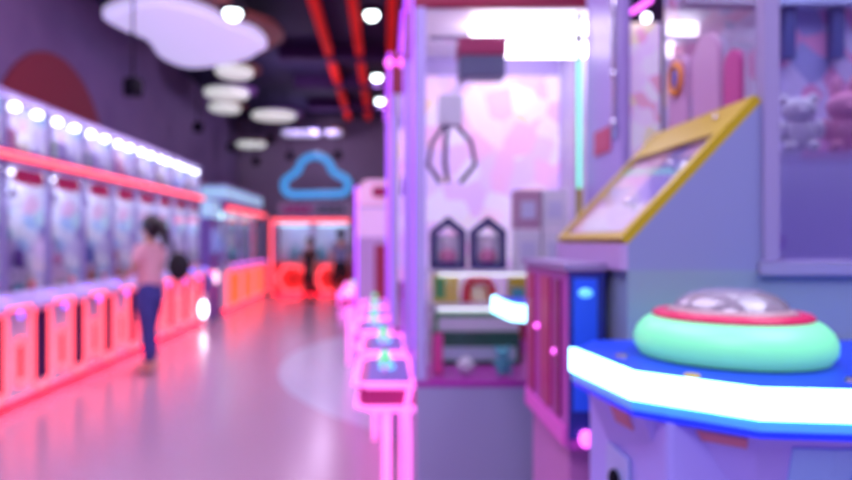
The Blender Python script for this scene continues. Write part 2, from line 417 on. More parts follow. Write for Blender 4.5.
for k in range(9):
    o = proto if k == 0 else copy_tree(proto)
    yc = 4.81+PW*k; o.location = (-3.0, yc, 0)
    o['label'] = near.get(k, f'{ORD[k]} red neon claw machine from the near end of the purple-wall row')
    if k == 8: o['label'] = 'last red neon claw machine, beside the violet kiosk'
    for lv, (xx, zz, s, stepn) in enumerate(((-.10, .90, .175, 'lowest'), (-.21, 1.12, .20, 'second'), (-.32, 1.36, .20, 'third'), (-.46, 1.62, .235, 'top'))):
        cs = random.sample(['white', 'lilac', 'pale blue', 'pink', 'purple', 'cream', 'teal', 'blue'] + (['orange', 'red', 'purple'] if lv < 2 else ['white', 'white']), 3)
        if len(set(cs)) < 3: cs = ['white', 'lilac', 'pale blue']
        for i in range(3):
            kd = random.choice(KINDS)
            if lv == 0 and kd == 'star cushion': kd = 'chick'
            toy(kd, cs[i], (-3.0+xx, yc-.2+.2*i, zz), s*.95, random.uniform(-.4, .4),
                f'{cs[i]} {"" if kd=="star cushion" else "plush "}{kd} on the {stepn} step of the {ORD[k]} red neon machine', 'soft toys in the red neon claw machines')
    cs = random.sample(['white', 'lilac', 'pink', 'cream', 'pale blue', 'grey'], 3)
    if k in (2, 3): cs[0] = 'green'; cs[1] = 'pale green'
    for i in range(3):
        kd = random.choice(KINDS[:4])
        toy(kd, cs[i], (-3.17, yc-.2+.2*i, 2.10), .24 if kd != 'chick' else .2, random.uniform(-.4, .4),
            f'{cs[i]} plush {kd} in the lit case atop the {ORD[k]} red neon machine', 'soft toys in the cases on top')
# bright white hatch light on the last machine -> small wall of its own: ticket lamp stand
t = thing('ticket_post', 'low post with bright white oval lamp before the last red machine', 'lamp post', (-2.89, 10.40, 0))
part('post_body', WHITE, t, (-.04, .04, -.05, .05, 0, .52), bevel=.01)
MB().ball((.0, -.06, .27), (.06, .03, .13)).build('oval_lamp', N_WHITE, t, True)
# violet change kiosk
t = thing('change_kiosk', 'violet blue change kiosk with round white lamp in the gap', 'kiosk', (-3.0, 11.45, 0))
part('kiosk_body', VIOLET, t, (-.55, 0, -.38, .38, .0, 1.75), bevel=.02)
part('screen', principled('dim_blue_screen', (.05, .06, .25), .2, emis=(.3, .3, .9), es=.5), t, (0, .012, -.25, .25, 1.15, 1.55))
MB().ball((.03, 0, .72), (.03, .12, .12)).build('round_lamp', glow('pinkish_white_lamp', (1, .6, .75), 2.2), t, True)
part('light_box', N_TEAL, t, (-.5, .01, -.36, .36, 1.78, 2.05), bevel=.02)

# ------------------------------------------------------------------ second left section, orange panels
def orange_machine():
    t = thing('prize_machine', '', 'prize machine', (0, 0, 0), 0, 'orange-fronted prize machines beyond the kiosk'); W = .61
    part('plinth', DARK, t, (-1.0, -.06, -W+.02, W-.02, 0, .06))
    part('cabinet_base', WHITE, t, (-1.0, 0, -W, W, .06, .85), bevel=.008)
    part('underglow_light', N_KICK, t, (-.055, -.03, -W+.02, W-.02, .03, .055))
    d = MB().prism(rrect(0, .42, 1.06, .60, .08), 0, .02, 'x').build('front_panel', N_ORG, t)
    MB().tube(loop(rrect(0, .42, 1.12, .66, .1), .03), .03, True).build('panel_light', N_RED, d, True)
    part('control_ledge', LAV, t, (0, .18, -W+.02, W-.02, .80, .86), bevel=.01)
    for y in (-.3, .3): MB().ball((.1, y, .875), .03).build('push_button', N_MAG, t, True)
    part('cabinet_back', PALE, t, (-1.0, -.96, -W, W, .85, 1.9))
    part('display_step', PALE, t, (-.96, -.5, -W+.03, W-.03, .85, 1.15))
    for y in (-W+.02, W-.02): part('post', LAV, t, (-.04, 0, y-.02, y+.02, .85, 1.9))
    part('glass_pane', G_TINT, t, (-.02, -.015, -W+.04, W-.04, .87, 1.88))
    part('header', PURPLE, t, (-1.0, .02, -W, W, 1.9, 2.10))
    part('case_light', N_CASE2, t, (-.8, -.1, -W+.1, W-.1, 1.87, 1.898))
    MB().tube([(.04, -W, 1.97), (.04, W, 1.97)], .05, seg=10).build('light_strip', N_STRIP, t, True)
    part('top_light_box', N_TEAL, t, (-.6, .0, -W+.02, W-.02, 2.16, 2.38), bevel=.01)
    part('top_frame', LAV, t, (-.62, .01, -W, W, 2.10, 2.16), (-.62, .01, -W, W, 2.38, 2.42))
    return t
om = orange_machine()
for k in range(3):
    o = om if k == 0 else copy_tree(om)
    yc = 12.85+1.235*k; o.location = (-3.0, yc, 0)
    w = ('nearest the violet kiosk', 'between its two orange neighbours', 'at the far corner')[k]
    o['label'] = f'white prize machine with orange lit front panel, {w}'
    for i in range(6):
        c = ['white', 'teal', 'pale blue', 'pink', 'cream', 'lilac'][(i*5+k) % 6]; r = i//3
        toy(KINDS[i % 4], c, (-3.25-.45*r, yc-.38+.38*(i % 3), .85+.30*r), .34, random.uniform(-.4, .4),
            f'{c} plush {KINDS[i%4]} in the orange-fronted machine {w}', 'soft toys in the orange-fronted machines')

# ------------------------------------------------------------------ far row facing the camera
def far_machine():
    t = thing('prize_machine', '', 'prize machine', (0, 0, 0), 0, 'red lit prize machines along the far wall'); W = .465
    part('plinth', DARK, t, (-W+.02, W-.02, .05, .9, 0, .05))
    part('cabinet_base', principled('red_cabinet_paint', (.7, .05, .07), .35), t, (-W, W, 0, .9, .05, .80), bevel=.01)
    part('underglow_light', N_KICK, t, (-W+.02, W-.02, .02, .04, .02, .045))
    d = MB().prism(ngon(0, .42, .36, .33, 6), -.02, 0, 'y').build('prize_hatch', N_REDF, t)
    MB().tube([(x, -.03, z) for x, z in ngon(0, .42, .38, .35, 6)], .035, True).build('hatch_light', N_RED, d, True)
    MB().ball((0, -.03, .42), (.07, .03, .07)).build('hatch_handle', BLACK, d, True)
    part('cabinet_back', PALE, t, (-W, W, .86, .9, .80, 1.75))
    for x in (-W+.025, W-.025): part('post', N_RED if False else LAV, t, (x-.025, x+.025, 0, .05, .80, 1.78))
    part('glass_pane', G_TINT, t, (-W+.05, W-.05, .02, .025, .82, 1.75))
    part('case_light', N_CASE2, t, (-W+.08, W-.08, .1, .8, 1.74, 1.765))
    part('header', PURPLE, t, (-W, W, -.02, .9, 1.78, 1.92))
    MB().tube([(-W, -.045, 1.85), (W, -.045, 1.85)], .045, seg=10).build('light_strip', N_STRIP, t, True)
    return t
fm = far_machine()
for k in range(2):
    o = fm if k == 0 else copy_tree(fm)
    xc = -2.27+.94*k; o.location = (xc, 16.0, 0)
    w = ('next to the corner', 'behind the two distant visitors')[k]
    o['label'] = f'red prize machine with hexagonal lit hatch, {w}'
    for i in range(3):
        c = [['white', 'teal', 'pale blue'], ['teal', 'white', 'pink']][k][i]
        toy(KINDS[i+k], c, (xc-.27+.27*i, 16.35, .80), .40, -PI/2+random.uniform(-.3, .3), f'{c} soft toy in the far red prize machine {w}', 'soft toys in the far red machines')
t = thing('corner_light_column', 'thin red lit column at the corner of the far red machines', 'light column', (-2.79, 15.96, 0))
part('column_base', BLACK, t, (-.04, .04, -.04, .04, 0, .04)); part('column_tube', N_RED, t, (-.025, .025, -.025, .025, .04, 1.9))
# header sign with pink and grey lettering, and the neon cloud above
t = thing('header_sign', 'long sign board with blurred pink and grey lettering under neon cloud', 'sign', (-1.8, 16.1, 1.92))
part('sign_board', principled('pale_mauve_board', (.42, .36, .50), .6), t, (-.85, .98, .06, .12, 0, .40))
for x in (-.7, .7): part('sign_foot', BLACK, t, (x, x+.04, .06, .4, 0, .02))
pm = principled('pink_lettering', (.50, .04, .24), .5); gm = principled('grey_green_lettering', (.10, .14, .18), .5)
for side, m_, x0 in (('p', pm, -.72), ('g', gm, .12)):
    for k in range(4):
        x = x0+.185*k; b = MB().prism(rrect(x+.065, .21, .15, .20+.02*(k % 3), .04), .04, .06, 'y')
        b.build('letter_patch', m_, t)
t = thing('neon_cloud_sign', 'sky blue neon cloud outline above the far red machines', 'neon sign', (-1.69, 16.0, 2.44))
cl = []
def arc(cx, cz, r, a0, a1, n=10):
    for k in range(n+1):
        a = math.radians(a0+(a1-a0)*k/n); cl.append((cx+r*math.cos(a), 0, cz+r*math.sin(a)))
arc(-.57, .27, .23, 270, 112, 9)
arc(-.03, .58, .42, 172, 6, 12)
arc(.57, .28, .22, 85, -90, 8)
MB().tube(cl, .088, True, 10).build('neon_tube', N_CLOUD, t, True)
for x in (-.45, .45): MB().cone((x, .03, .1), (x, .13, .02), .02).build('mounting_bracket', BLACK, t)
for x in (-.45, .45): MB().cone((x, .14, -.115), (x, .14, .14), .018).build('upright', BLACK, t)

# ------------------------------------------------------------------ people
def skin(name, V, E, R, mat, parent, root=0, sub=2):
    bm = bmesh.new(); L = bm.verts.layers.skin.verify(); vs = [bm.verts.new(v) for v in V]
    for v, r in zip(vs, R):
        v[L].radius = r if isinstance(r, tuple) else (r, r)
    vs[root][L].use_root = True
    for a, b in E: bm.edges.new((vs[a], vs[b]))
    me = bpy.data.meshes.new(name); bm.to_mesh(me); bm.free(); me.materials.append(mat)
    o = bpy.data.objects.new(name, me); COL.objects.link(o); o.parent = parent
    s = o.modifiers.new('skin', 'SKIN'); s.use_smooth_shade = True; s.branch_smoothing = .4
    u = o.modifiers.new('sub', 'SUBSURF'); u.levels = sub; u.render_levels = sub
    # bake the modifiers into plain geometry
    dg = bpy.context.evaluated_depsgraph_get(); ev = o.evaluated_get(dg)
    nm = bpy.data.meshes.new_from_object(ev); o.modifiers.clear(); o.data = nm
    if not nm.materials: nm.materials.append(mat)
    return o
SKIN = principled('skin', (.55, .27, .20), .55)
HAIR = principled('black_hair', (.012, .008, .012), .45)
def person(label, loc, rz, s, top, bottom, shoes, armR, armL, ponytail=True, stride=.05):
    """local frame: faces +y, origin between the feet; s = height / 1.6"""
    t = thing('person', label, 'person', loc, rz); t.scale = (s, s, s)
    V = []; E = []; R = []
    def add(p, r, frm=None):
        V.append(p); R.append(r)
        if frm is not None: E.append((frm, len(V)-1))
        return len(V)-1
    pel = add((0, 0, .86), (.135, .10))
    wa = add((0, .01, .98), (.115, .085), pel); ch = add((0, 0, 1.15), (.135, .095), wa); nb = add((0, -.01, 1.31), (.07, .06), ch)
    nk = add((0, .0, 1.37), .047, nb); jw = add((0, .03, 1.42), (.058, .062), nk); hd = add((0, .01, 1.49), (.073, .088), jw); ht = add((0, 0, 1.545), (.055, .065), hd)
    for sx, arm in ((1, armR), (-1, armL)):
        sh = add((sx*.15, -.01, 1.27), .052, ch)
        el = add(arm[0], .036, sh); wr = add(arm[1], .024, el)
        d = (Vector(arm[1])-Vector(arm[0])).normalized(); side = Vector((sx, 0, 0)); side = (side-d*side.dot(d)).normalized()
        palm = add(tuple(Vector(arm[1])+d*.06), (.034, .016), wr)
        P = Vector(V[palm]); nrm = d.cross(side)
        for i, ln in enumerate((.062, .074, .068, .052)):
            q = P+d*.03+side*(.03-.02*i)
            f = add(tuple(q), .0085, palm); g = add(tuple(q+d*ln*.55), .008, f); add(tuple(q+d*ln*.85+nrm*ln*.35*sx), .007, g)
        q = P-d*.035-side*.035
        f = add(tuple(q), .0095, palm); add(tuple(q-side*.02+d*.045), .008, f)
        hp = add((sx*.085, 0, .80), .085, pel)
        kn = add((sx*.09, .02+sx*stride, .45), .056, hp); an = add((sx*.095, -.02+sx*stride, .09), .036, kn)
        hl = add((sx*.095, -.03+sx*stride, .04), .034, an); add((sx*.10, .12+sx*stride, .03), (.036, .024), hl)
    skin('body', V, E, R, SKIN, t, 0)
    # shirt
    a0, a1 = Vector(armR[0]), Vector(armL[0]); sR = Vector((.15, -.01, 1.27)); sL = Vector((-.15, -.01, 1.27))
    skin('shirt', [(0, 0, .82), (0, .01, .98), (0, 0, 1.15), (0, -.01, 1.30), tuple(sR), tuple(sR.lerp(a0, .75)), tuple(sL), tuple(sL.lerp(a1, .75))],
         [(0, 1), (1, 2), (2, 3), (2, 4), (4, 5), (2, 6), (6, 7)], [(.175, .14), (.142, .112), (.155, .115), (.075, .068), .068, .058, .068, .058], top, t, 2)
    tv = [(0, 0, .90), (0, 0, 1.0)]; te = [(0, 1)]; tr = [(.172, .135), (.12, .09)]
    for sx in (1, -1):
        n = len(tv); tv += [(sx*.088, 0, .76), (sx*.09, .01+sx*stride*.6, .60), (sx*.09, .02+sx*stride, .45), (sx*.095, -.02+sx*stride, .10)]; tr += [.115, .09, .074, .06]
        te += [(0, n), (n, n+1), (n+1, n+2), (n+2, n+3)]
    skin('trousers', tv, te, tr, bottom, t, 0)
    for sx in (1, -1):
        MB().ball((sx*.097, .045+sx*stride, .035), (.046, .12, .035), 12).ball((sx*.097, -.04+sx*stride, .055), (.04, .05, .05), 10).build('shoe', shoes, t, True)
        MB().ball((sx*.028, .098, 1.485), .010, 8).build('eye', BLACK, t, True)
    MB().ball((0, .108, 1.46), (.012, .016, .02), 8).build('nose', SKIN, t, True)
    h = MB().ball((0, -.028, 1.505), (.096, .112, .102), 16).ball((0, -.05, 1.45), (.085, .075, .09), 12)
    if ponytail:
        h.tube([(0, -.10, 1.53), (0, -.17, 1.52), (0, -.20, 1.43), (0, -.19, 1.33), (0, -.17, 1.25)], [.025, .035, .045, .035, .01], seg=10)
    else: h.ball((0, -.055, 1.43), (.08, .06, .10), 12)
    h.build('hair', HAIR, t, True)
    return t
PINKTOP = principled('dusty_pink_cotton', (.70, .38, .44), .9)
JEANS = mottled('blue_denim', (.035, .035, .20), (.05, .05, .26), 20, .9)
GREYTOP = principled('blue_grey_cotton', (.22, .26, .45), .9)
BLACKC = principled('black_cotton', (.012, .010, .016), .9)
w = person('woman with dark ponytail, dusty pink top and blue jeans playing a machine', (-2.46, 6.80, 0), math.radians(66), 1.02, PINKTOP, JEANS,
           principled('beige_shoe', (.5, .3, .28), .6), ((.21, .04, 1.04), (.17, .20, .98)), ((-.20, .02, 1.04), (-.14, .17, .98)), True, .07)
hb = thing('shoulder_bag', 'black shoulder bag hanging at the back of the ponytailed woman', 'bag', (-2.17, 6.84, .94), 0)
MB().ball((0, 0, .15), (.12, .08, .15), 16).build('bag_body', BLACKC, hb, True)
MB().tube([(-.06, -.02, .27), (-.085, 0, .38), (-.16, .07, .495), (-.19, .13, .50), (-.12, .13, .40), (-.05, .05, .27)], .011, seg=8).build('strap', DARK, hb, True)
person('distant short visitor in black clothes before the hexagonal hatches', (-1.66, 14.3, 0), 2.6, .90, BLACKC, BLACKC, BLACKC,
       ((.2, .04, 1.04), (.19, .18, .88)), ((-.2, .02, 1.03), (-.2, .08, .80)), False, .03)
person('distant visitor in blue-grey top and black trousers beside the pink neon', (-.98, 14.3, 0), .3, 1.02, GREYTOP, BLACKC, BLACKC,
       ((.21, .02, 1.03), (.2, .12, .80)), ((-.2, .0, 1.02), (-.2, .05, .78)), False, .03)

# ------------------------------------------------------------------ centre row of large claw machines (front faces -x, origin at front centre)
ART1 = printed('pink_backlit_artwork', [(.9, .80, 1.), (.80, .55, .95), (.95, .55, .85), (1., .9, .95), (.98, .72, .55), (.80, .62, 1.), (.9, .78, 1.), (1., .72, .9)], (9, 9, 8), es=.3)
CW = .385
def octo(x0, x1, y0, y1, c):
    return [(x0+c, y0), (x1, y0), (x1, y1), (x0+c, y1), (x0, y1-c), (x0, y0+c)]
def claw_machine():
    t = thing('claw_machine', '', 'claw machine', (0, 0, 0), 0, 'tall lavender claw machines in the middle row')
    D = .84
    for x in (.08, D-.08):
        for y in (-CW+.08, CW-.08): MB().lathe([(0, 0), (.035, 0), (.03, .05), (0, .05)], (x, y, 0), 12).build('foot', BLACK, t)
    part('cabinet_base', LILAC, t, (0, D, -CW, CW, .05, .76), bevel=.006)
    part('base_trim', principled('magenta_trim', (.45, .04, .40), .3), t, (-.004, D+.004, -CW-.004, CW+.004, .76, .785))
    for x in (.02, D-.02):
        for y in (-CW+.02, CW-.02): part('post', LAV, t, (x-.02, x+.02, y-.02, y+.02, .785, 2.34))
    for y in (-CW+.012, CW-.016): part('side_glass', G_CLEAR, t, (.04, D-.04, y, y+.004, .785, 2.34))
    part('front_glass', G_CLEAR, t, (.006, .01, -CW+.04, CW-.04, .785, 2.34))
    part('back_panel', PALE, t, (D-.04, D-.01, -CW+.04, CW-.04, .785, 2.34))
    part('artwork_sheet', ART1, t, (.04, D-.045, CW-.03, CW-.02, 1.05, 2.24))
    part('upper_band', LAV, t, (.04, D-.045, CW-.035, CW-.02, 2.24, 2.335))
    part('header', MAROON, t, (-.01, D+.01, -CW, CW, 2.34, 2.62), bevel=.01)
    part('light_panel', N_WHITE, t, (.26, D-.06, -.22, -.12, 2.20, 2.335), bevel=.01)
    part('inner_ceiling', WHITE, t, (.02, D-.02, -CW+.02, CW-.02, 2.335, 2.34))
    # gantry
    part('gantry_rail', CHROME, t, (.06, D-.06, -.305, -.285, 2.225, 2.245))
    c = part('carriage', principled('crimson_motor_box', (.40, .03, .12), .4), t, (.18, .385, -.355, -.235, 2.15, 2.225), bevel=.008)
    part('motor_cover', principled('slate_motor_cover', (.13, .14, .25), .4), c, (.185, .38, -.35, -.24, 2.06, 2.15), bevel=.008)
    k = MB().tube([(.22, -.29, 2.07), (.18, -.29, 2.02), (.15, -.29, 1.98)], .009).box(.10, .20, -.33, -.25, 1.86, 1.99, .01).build('claw_hub', WHITE, t)
    for a in range(3):
        c_, s_ = math.cos(a*2.094+.3), math.sin(a*2.094+.3)*.55
        MB().tube([(.15+c_*.03, -.27+s_*.03, 1.87), (.15+c_*.10, -.27+s_*.12, 1.80), (.15+c_*.12, -.27+s_*.13, 1.70), (.15+c_*.05, -.27+s_*.05, 1.62)], .011, seg=6).build('claw_prong', NAVY, k, True)
    # violet neon on the front edges
    MB().tube([(-.018, -CW+.01, 2.60), (-.018, CW-.01, 2.60)], .014).build('top_neon', N_VIO, t, True)
    MB().tube([(-.014, -CW+.02, .80), (-.014, -CW+.02, 2.56)], .006).build('edge_neon', N_VIO2, t, True)
    # control console
    oc = octo(-.26, -.001, -.30, .36, .05)
    c = MB().prism(octo(-.245, -.001, -.285, .345, .05), .65, .745).build('control_console', MAGP, t)
    MB().tube([(x, y, .745) for x, y in oc], .015, True).build('console_light', N_PINK, c, True)
    MB().tube([(x, y, .642) for x, y in octo(-.25, -.001, -.29, .35, .05)], .014, True).build('console_light', N_PINK, c, True)
    part('console_top', VIOLET, c, (-.21, -.02, -.24, .30, .745, .752))
    j = MB().cone((-.13, -.12, .752), (-.13, -.12, .83), .008).build('joystick', CHROME, c)
    MB().ball((-.13, -.12, .84), .026).build('joystick_knob', N_GREENB, j, True)
    MB().lathe([(0, .022), (.035, .018), (.04, 0)], (-.12, .05, .752), 16).build('push_button', N_CYANB, c, True)
    MB().lathe([(0, .022), (.03, .018), (.035, 0)], (-.13, .2, .752), 16).build('push_button', N_GREENB, c, True)
    MB().tube([(-.12, -.26, .65), (-.12, -.26, .01)], .017).build('console_leg', N_PINK, t, True)
    MB().tube([(-.02, -.28, .74), (-.035, -.30, .66), (-.03, -.31, .52), (-.03, -.31, .01)], .013).build('neon_tube', N_PINK, t, True)
    MB().tube([(-.12, .30, .65), (-.12, .30, .01)], .017).build('console_leg', N_PINK, t, True)
    return t
cm = claw_machine()
cw_lab = ['tall lavender claw machine nearest the camera, showing its plain lilac base', 'second tall lavender claw machine, directly behind the nearest one',
          'third tall lavender claw machine counting away from the camera', 'fourth tall lavender claw machine counting away from the camera', 'fifth tall lavender claw machine, last before the lower pink machines']
CY = [3.09+.80*k for k in range(5)]; CX = [.13, .12, .05, .04, .03]
for k in range(5):
    o = cm if k == 0 else copy_tree(cm)
    o.location = (CX[k], CY[k], 0); o['label'] = cw_lab[k]
    if k == 2:
        for x in (-.02, .06): MB().ball((x, -CW+.008, 2.545), .03).build('corner_lamp', N_MAG, o, True)
    if k:
        for i in range(4):
            c = ['pink', 'white', 'lilac', 'teal', 'red', 'cream'][(i+k) % 6]
            toy(KINDS[(i+k) % 4], c, (CX[k]+.16+.17*i, CY[k]-.18+.1*(i % 2), .785), .20, -PI/2+random.uniform(-.5, .5),
                f'{c} plush {KINDS[(i+k)%4]} inside the {ORD[k]} tall lavender claw machine', 'soft toys in the middle row')
# prizes in the nearest one: a two-tier rack
x0, y0 = .13, 3.09
t = thing('display_rack', 'white two-tier prize rack inside the nearest lavender claw machine', 'rack', (x0, y0+.08, .788))
for z in (.268, .428): part('shelf', WHITE, t, (.07, .78, -.12, .20, z, z+.012))
for x in (.07, .768):
    for y in (-.12, .188): part('rack_post', WHITE, t, (x, x+.012, y, y+.012, 0, .43))
for z, xa, xb in ((.250, .12, .72), (.412, .12, .72)): part('shelf_fill_strip', N_SHELF, t, (xa, xb, -.115, -.095, z, z+.012))  # glowing strips added under the shelves to brighten the prizes
def house(x, y, z, lab):
    t = thing('house_shaped_box', lab, 'prize box', (x, y, z+.006), 0, 'house-shaped boxes on the rack')
    out = [(-.085, 0), (.085, 0), (.085, .18), (0, .25), (-.085, .18)]; inn = [(-.058, .03), (.058, .03), (.058, .16), (0, .205), (-.058, .16)]
    MB().band(out, inn, -.04, .04, 'y').build('frame', NAVY, t)
    part('picture', WHITE, t, (-.061, .061, .0, .01, .026, .16))
    MB().ball((0, -.012, .12), (.035, .012, .035)).build('figure_head', principled('pale_print', (.85, .72, .80), .6), t, True)
    MB().ball((0, -.012, .06), (.045, .012, .035)).build('figure_body', principled('rose_print', (.75, .25, .42), .6), t, True)
house(x0+.17, y0+.08-.06, 1.227, 'navy house-shaped box beside the glass corner post')
house(x0+.36, y0+.08-.06, 1.227, 'navy house-shaped box beside the white cartons')
for (ix, iz, mt, lab) in ((0, 0, WHITE, 'lower white carton next to the navy house-shaped boxes'), (1, 0, WHITE, 'lower white carton farthest from the house-shaped boxes'),
                          (0, 1, principled('dusty_rose_card', (.50, .28, .42), .6), 'dusty rose carton on top beside a white carton'), (1, 1, WHITE, 'upper white carton beside the dusty rose one')):
    t = thing('prize_carton', lab, 'box', (x0+.545+.125*ix, y0+.08-.05, 1.232+.19*iz), 0, 'prize cartons on the rack')
    part('carton', mt, t, (-.058, .058, -.06, .06, 0, .185), bevel=.003)
    part('label_print', principled('pale_blue_print', (.62, .62, .82), .6), t, (-.035, .035, -.062, -.060, .05, .13))
def simple(name, lab, cat, loc, mat, boxes, mat2=None, boxes2=None, p2='label_print'):
    t = thing(name, lab, cat, (loc[0], loc[1], loc[2]+.006)); part('box_body', mat, t, *boxes)
    if mat2: part(p2, mat2, t, *boxes2)
    return t
t = thing('arch_toy', 'red arched toy with yellow inside on the lower rack shelf', 'toy', (x0+.32, y0+.08-.06, 1.073))
arcO = [(-.08, 0)]+[(.08*math.cos(a), .052+.08*math.sin(a)) for a in [PI-PI*k/10 for k in range(11)]]+[(.08, 0)]
arcI = [(-.045, 0)]+[(.045*math.cos(a), .052+.045*math.sin(a)) for a in [PI-PI*k/10 for k in range(11)]]+[(.045, 0)]
b = MB()
for i in range(len(arcO)-1):
    b.prism([arcO[i], arcO[i+1], arcI[i+1], arcI[i]], -.03, .03, 'y')
b.build('arch', REDP, t); part('inner_card', principled('peach_card', (.85, .55, .25), .6), t, (-.044, .044, .0, .01, .002, .09))
simple('snack_box', 'yellow and green box left of the red arched toy', 'box', (x0+.155, y0+.08-.05, 1.067), principled('yellow_card', (.75, .60, .12), .6), [(-.055, .065, -.04, .04, 0, .14)],
       principled('green_print', (.10, .42, .12), .6), [(-.05, .0, -.043, -.04, .02, .12)])
simple('snack_box', 'narrow yellow and teal box right of the red arched toy', 'box', (x0+.50, y0+.08-.05, 1.067), YELLOW, [(-.04, .04, -.04, .04, 0, .13)],
       principled('teal_print', (.08, .40, .42), .6), [(-.03, .03, -.043, -.04, .02, .07)])
simple('flat_carton', 'white carton with green band lying below the rack shelf', 'box', (x0+.30, y0+.08-.09, .785+.152), WHITE, [(-.20, .20, -.03, .1, 0, .09)],
       principled('green_print', (.10, .42, .12), .6), [(-.20, .20, -.033, -.03, .065, .09), (-.20, -.18, -.033, -.03, 0, .075)], 'green_band')
simple('flat_carton', 'dark green carton under the white carton with green band', 'box', (x0+.30, y0+.08-.09, .785), principled('dark_green_card', (.02, .12, .07), .5), [(-.20, .20, -.05, .12, 0, .145)],
       principled('pale_teal_print', (.45, .60, .68), .5), [(-.16, .18, -.053, -.05, .02, .08)])
simple('pink_tube_box', 'bright pink upright box at the aisle end of the prize floor', 'box', (x0+.10, y0-.26, .785), principled('hot_pink_card', (.85, .06, .35), .5), [(-.02, .02, -.02, .02, 0, .17)])
for i, (c, dx) in enumerate((('white', .22), ('teal', .38), ('white', .54), ('grey', .70))):
    kd = ('chick', 'bear', 'cat', 'rabbit')[i]
    toy(kd, c, (x0+dx, y0-.27, .785), .13, -PI/2+.2*i, f'small {c} plush {kd} on the prize floor of the nearest lavender machine', 'small soft toys on the prize floor')
t = thing('edge_light_column', 'green lit strip beside the purple side panel', 'light strip', (.785, 2.655, 0))
part('column_housing', DARK, t, (0, .015, -.01, .02, 0, 2.3)); part('light_strip', N_GLINE, t, (-.004, .012, -.018, -.01, 1.35, 2.1))
part('yellow_label', YELLOW, t, (-.006, .014, -.02, -.018, 1.42, 1.58))

# ------------------------------------------------------------------ lower pink machines farther along the middle row
def pink_machine():
    t = thing('capsule_machine', '', 'capsule machine', (0, 0, 0), 0, 'lower pink capsule machines at the end of the middle row'); W = .33
    part('cabinet_base', principled('pink_enamel', (.70, .35, .60), .35), t, (-W, W, -W, W, 0, .72), bevel=.02)
    part('front_panel', principled('brick_red_panel', (.38, .03, .08), .4), t, (-.14, .16, -W-.012, -W, .62, 1.32), bevel=.003)
    part('display_body', principled('pale_mauve_enamel', (.60, .42, .72), .35), t, (-W, W, -W, W, .72, 1.75), bevel=.01)
    part('lit_case', glow('lilac_lit_case', (.75, .50, .80), .32), t, (-W-.006, W+.006, -W-.006, W-.02, 1.4, 1.72), bevel=.01)
    b = MB().prism([(-W, 1.75), (W, 1.75), (W, 1.92), (W-.08, 2.02), (-W+.08, 2.02), (-W, 1.92)], -W, W, 'y').build('rounded_top', glow('pink_lit_top', (.85, .50, .75), .35), t)
    MB().prism(rrect(.0, 1.89, .34, .12, .05), -W-.014, -W, 'y').build('name_badge', principled('crimson_badge', (.38, .01, .09), .4), t)
    for y in (-W,): MB().tube([(-W-.01, y, .05), (-W-.01, y, 1.95)], .014).build('edge_neon', N_VIO, t, True)
    c = MB().prism(octo(-W-.2, -W, -.28, .28, .05), .66, .75).build('control_console', MAGP, t)
    MB().tube([(x, y, .75) for x, y in octo(-W-.21, -W, -.29, .29, .05)], .016, True).build('console_light', N_PINK, c, True)
    MB().ball((-W-.1, -.05, .775), .03).build('push_button', N_GREENB, c, True)
    MB().tube([(-W-.1, -.25, .66), (-W-.1, -.25, .01)], .016).build('console_leg', N_PINK, c, True)
    return t
pmm = pink_machine()
for k in range(3):
    o = pmm if k == 0 else copy_tree(pmm)
    o.location = (.03-.02*k, 7.35+.9*k, 0)
    o['label'] = ('low pink capsule machine with brick red panel, nearest of its kind', 'low pink capsule machine behind the nearest pink one', 'farthest low pink capsule machine, closest to the distant visitors')[k]
t = thing('floor_lamp_tube', 'short magenta light tube standing near the distant visitors', 'light tube', (-.82, 13.2, 0))
part('tube_base', BLACK, t, (-.06, .06, -.06, .06, 0, .03)); part('tube', N_MAG, t, (-.13, .13, -.04, .04, .03, .32), bevel=.02)

# ------------------------------------------------------------------ near prize machine with glowing dome (front faces -y, front plane y=1.5)
ART2 = printed('pink_character_print', [(.80, .35, .66), (.36, .38, .70), (.85, .35, .62), (.68, .62, .88), (.55, .52, .80), (.72, .62, .9)], (13, 13, 13), .5, seed=3.)
ART3 = printed('deck_artwork', [(.80, .42, .62), (.12, .08, .50), (.75, .70, .82), (.16, .10, .55), (.75, .45, .4), (.45, .30, .70)], (13, 9, 13), .3, seed=4.1)
SIDE = principled('periwinkle_side_panel', (.26, .29, .50), .4)
STEEL = mottled('pale_lilac_steel', (.26, .34, .43), (.30, .38, .46), 3., .35)
t = thing('dome_prize_machine', 'near prize machine with green glowing dome and blue lit tray', 'prize machine', (0, 0, 0))
part('lower_cabinet', STEEL, t, (.56, 1.95, 1.50, 2.08, .0, 1.30))
part('kick_plinth', DARK, t, (.60, 1.9, 1.485, 1.50, 0, .08))
MB().prism([(.56, 1.30), (.87, 1.30), (.87, 1.69), (.56, 1.36)], 1.50, 2.06, 'y').build('sloped_case', SIDE, t)
